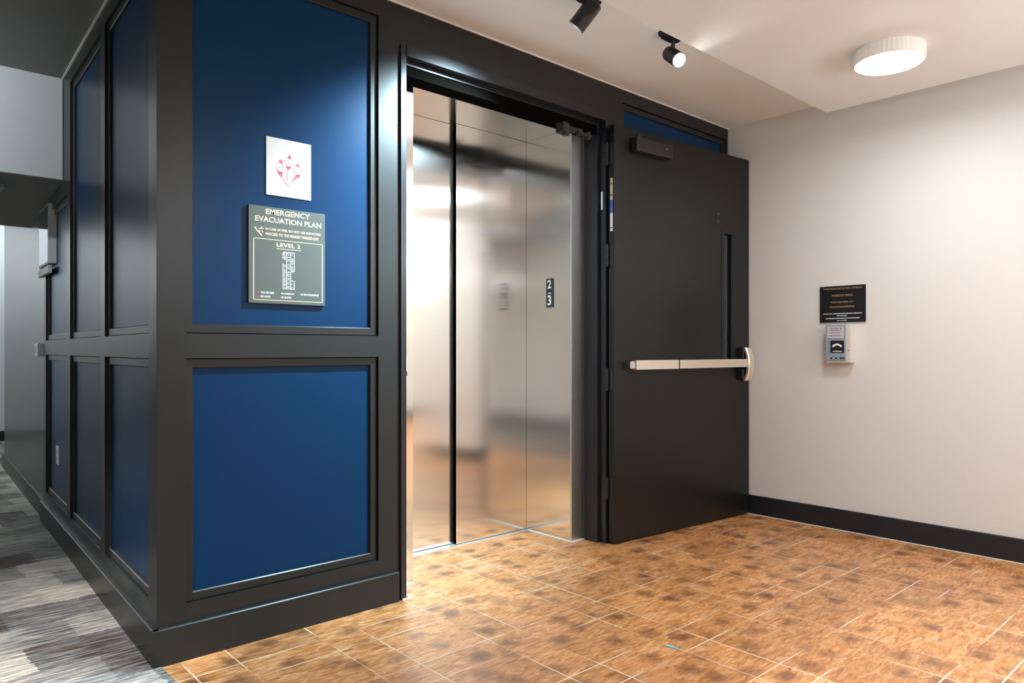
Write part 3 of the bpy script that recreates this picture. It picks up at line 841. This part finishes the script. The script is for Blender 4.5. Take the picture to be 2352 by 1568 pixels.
GL = 'unseen round fill lamps behind the camera'  # more drum lamps, unseen, put in for general room fill
round_lamp(2.911, -1.426, 2.60, 'round white drum lamp glowing on the lowered soffit at top right')
for x, y in ((2.91, -3.3), (2.91, -5.2), (.95, -2.9), (.95, -5.0)): round_lamp(x, y, 2.60, 'unseen round white drum lamp on the soffit behind the camera, for room fill', GL)


def track_spot(base_xy, pivot, d, label, lens_z, L=.135, r=.040, lz=0):
    t = thing('track_spotlight', label, 'spotlight', (base_xy[0], base_xy[1], ZT))
    o = Vector((base_xy[0], base_xy[1], ZT))
    bm = bmesh.new()
    # rounded canopy plate
    for zz0, zz1, s in ((0, -.010, 1), (-.010, -.022, .82)):
        n_ = 24
        def pt(i, s_, z_):
            a = 2*PI*i/n_; cx = .045 if math.cos(a) > 0 else -.045
            return Vector(((cx+.036*math.cos(a))*s_, .036*math.sin(a)*s_, z_))
        a = [bm.verts.new(pt(i, s, zz0)) for i in range(n_)]; b = [bm.verts.new(pt(i, s*.96, zz1)) for i in range(n_)]
        for i in range(n_): bm.faces.new((a[i], a[(i+1) % n_], b[(i+1) % n_], b[i]))
        bm.faces.new(a); bm.faces.new(b[::-1])
    obj('mount_plate', bm, 'blackmetal', t)
    d = Vector(d).normalized(); pv = Vector(pivot)-o
    bm = bmesh.new(); cyl(bm, (pv.x, pv.y, -.02), (pv.x, pv.y, pv.z+.012), .0065, seg=16)
    cyl(bm, (pv.x, pv.y, pv.z+.016), (pv.x, pv.y, pv.z-.004), .011, seg=16)
    obj('stem', bm, 'blackmetal', t, smooth=True)
    c0 = pv-Vector((0, 0, r+.004))-d*L*.45
    q = d.to_track_quat('Z', 'Y').to_matrix().to_4x4(); mt = Matrix.Translation(c0) @ q
    bm = bmesh.new(); lathe(bm, [(0, -.002), (r*.80, 0), (r*.93, .004), (r, .012), (r, L*.30), (r*.985, L*.305), (r*.985, L*.315), (r, L*.32), (r, L), (r*.93, L), (r*.90, L-.055), (0, L-.057)], mt, seg=40)
    h = obj('lamp_head', bm, 'blackmetal', t, smooth=True)
    bm = bmesh.new(); lathe(bm, [(0, L-.047+lz), (r*.55, L-.0475+lz), (r*.86, L-.051+lz), (r*.86, L-.053+lz), (0, L-.054+lz)], mt, seg=32)
    obj('lens', bm, 'lens', h, smooth=True)
    return t, c0+d*(L+.004), d


t, p, d = track_spot((1.66, -.60), (1.652, -.60, 2.712), (-.30, .60, -.74), 'black track spotlight at the top edge, aimed down at the panelled wall', 0)
spot_light('spot_beam', t, p, d, SPOT_W, 88, 1.0, (.62, .88, 1.0))
t, p, d = track_spot((2.262, -.62), (2.285, -.62, 2.684), (-.29, -.75, -.60), 'black track spotlight with its bright lens facing the camera', 0, L=.125, r=.037, lz=.042)
spot_light('spot_beam', t, p, d, SPOT_F, 92, 1.0, (1.0, .97, .93))
for k, (x, y, rz, lab_) in enumerate(((.9, -3.7, 0, 'unseen white tube added behind the camera on the left to brighten the ceiling'), (2.75, -3.15, 0, 'unseen white tube added beside the key box wall to brighten the ceiling'), (5.3, -3.7, 30, 'white tube pendant hanging in the open lobby past the key box wall'))):
    t = thing('unseen_tube', lab_, 'pendant lamp', (x, y, 2.02), R(rz), group='tube pendants out of frame')  # the two behind the camera are added to lift the ceiling strip
    bm = bmesh.new(); cyl(bm, (-.60, 0, 0), (.60, 0, 0), .045, seg=24); obj('tube_shade', bm, 'tube', t, smooth=True)
    bm = bmesh.new(); cyl(bm, (-.62, 0, 0), (-.601, 0, 0), .047, seg=24); obj('end_cap', bm, 'white', t); bm = bmesh.new(); cyl(bm, (.601, 0, 0), (.62, 0, 0), .047, seg=24); obj('end_cap', bm, 'white', t)
    zc = (2.6 if k < 2 else ZT)-2.02
    for xx in (-.4, .4):
        bm = bmesh.new(); cyl(bm, (xx, 0, .044), (xx, 0, zc), .003, seg=8); obj('hanger', bm, 'white', t)
# long lobby lamps out of frame, the source of the bands in the steel doors
for k, (x, y) in enumerate(((5.0, -3.6), (5.6, -4.6), (6.4, -5.8))):
    t = thing('unseen_linear_lamp', 'long slim ceiling lamp in the lobby out of frame', 'ceiling lamp', (x, y, ZT), group='linear lamps in the lobby out of frame')
    obox('housing', 'white', t, -.75, .75, -.06, .06, -.030, 0); obox('diffuser', 'diff', t, -.73, .73, -.05, .05, -.035, -.0305)
t = thing('unseen_linear_lamp', 'unseen slim lamp added on the dark corridor ceiling to brighten the pale bulkhead', 'ceiling lamp', (-1.25, 1.25, ZT))  # added lamp, shines only towards the bulkhead face
obox('housing', 'blackmetal', t, -.45, .45, -.04, .04, -.05, 0); obox('diffuser', 'hall', t, -.43, .43, .0405, .043, -.045, -.005)
# corridor lamps: a downlight, then added unseen lamps for the far end
for k, (x, y) in enumerate(((-1.15, -1.0),)):
    t = thing('downlight', ('recessed downlight in the dark corridor ceiling, out of frame at left' if k == 0 else 'recessed downlight in the dark ceiling before the pale bulkhead'), 'downlight', (x, y, ZT))
    bm = bmesh.new(); lathe(bm, [(.055, -.001), (.075, -.006), (.078, -.001), (.078, 0)], seg=40); obj('trim_ring', bm, 'shade', t, smooth=True)
    bm = bmesh.new(); lathe(bm, [(.054, -.0015), (0, -.0025)], seg=32); obj('diffuser', bm, 'hall', t, smooth=True)
    spot_light('downlight_beam', t, (0, 0, -.01), (.18, .55, -1), DOWN_W*12, 44, 1.0, (1, .98, .94), .05)
t = thing('unseen_panel_lamp', 'unseen square lamp added on the far corridor ceiling to light that end', 'ceiling lamp', (-.9, 5.6, ZT))  # added source for the bright corridor end
obox('housing', 'white', t, -.32, .32, -.32, .32, -.030, 0); obox('diffuser', 'halldim', t, -.30, .30, -.30, .30, -.034, -.0305)
t = thing('unseen_linear_lamp', 'unseen long lamp added to brighten the pale upper corridor wall at the far end', 'ceiling lamp', (-1.35, 6.0, ZT))  # added wash for the wall mirrored in the blue panels
obox('housing', 'blackmetal', t, -.04, .04, -2.0, 2.0, -.16, 0); obox('diffuser', 'hall2', t, -.043, -.0405, -1.98, 1.98, -.10, -.005)
t = thing('unseen_linear_lamp', 'unseen lamp added to brighten the pale end wall of the corridor', 'ceiling lamp', (-.35, 7.2, ZT))  # added wash so the end wall mirrors bright
obox('housing', 'blackmetal', t, -.6, .6, -.04, .04, -.16, 0); obox('diffuser', 'hall2', t, -.58, .58, .0405, .043, -.10, -.005)
t = thing('exit_sign', 'green glowing exit sign hanging in the lobby out of frame', 'exit sign', (6.2, -6.2, 2.12), R(150))
obox('housing', 'exit', t, -.20, .20, -.02, .02, -.10, .10, r=.004); obox('hanger', 'white', t, -.01, .01, -.01, .01, .1005, .615)
bm = bmesh.new(); text(bm, 'EXIT', -.13, .13, -.06, .06, -.0205, .02); obj('lettering', bm, 'exitw', t)
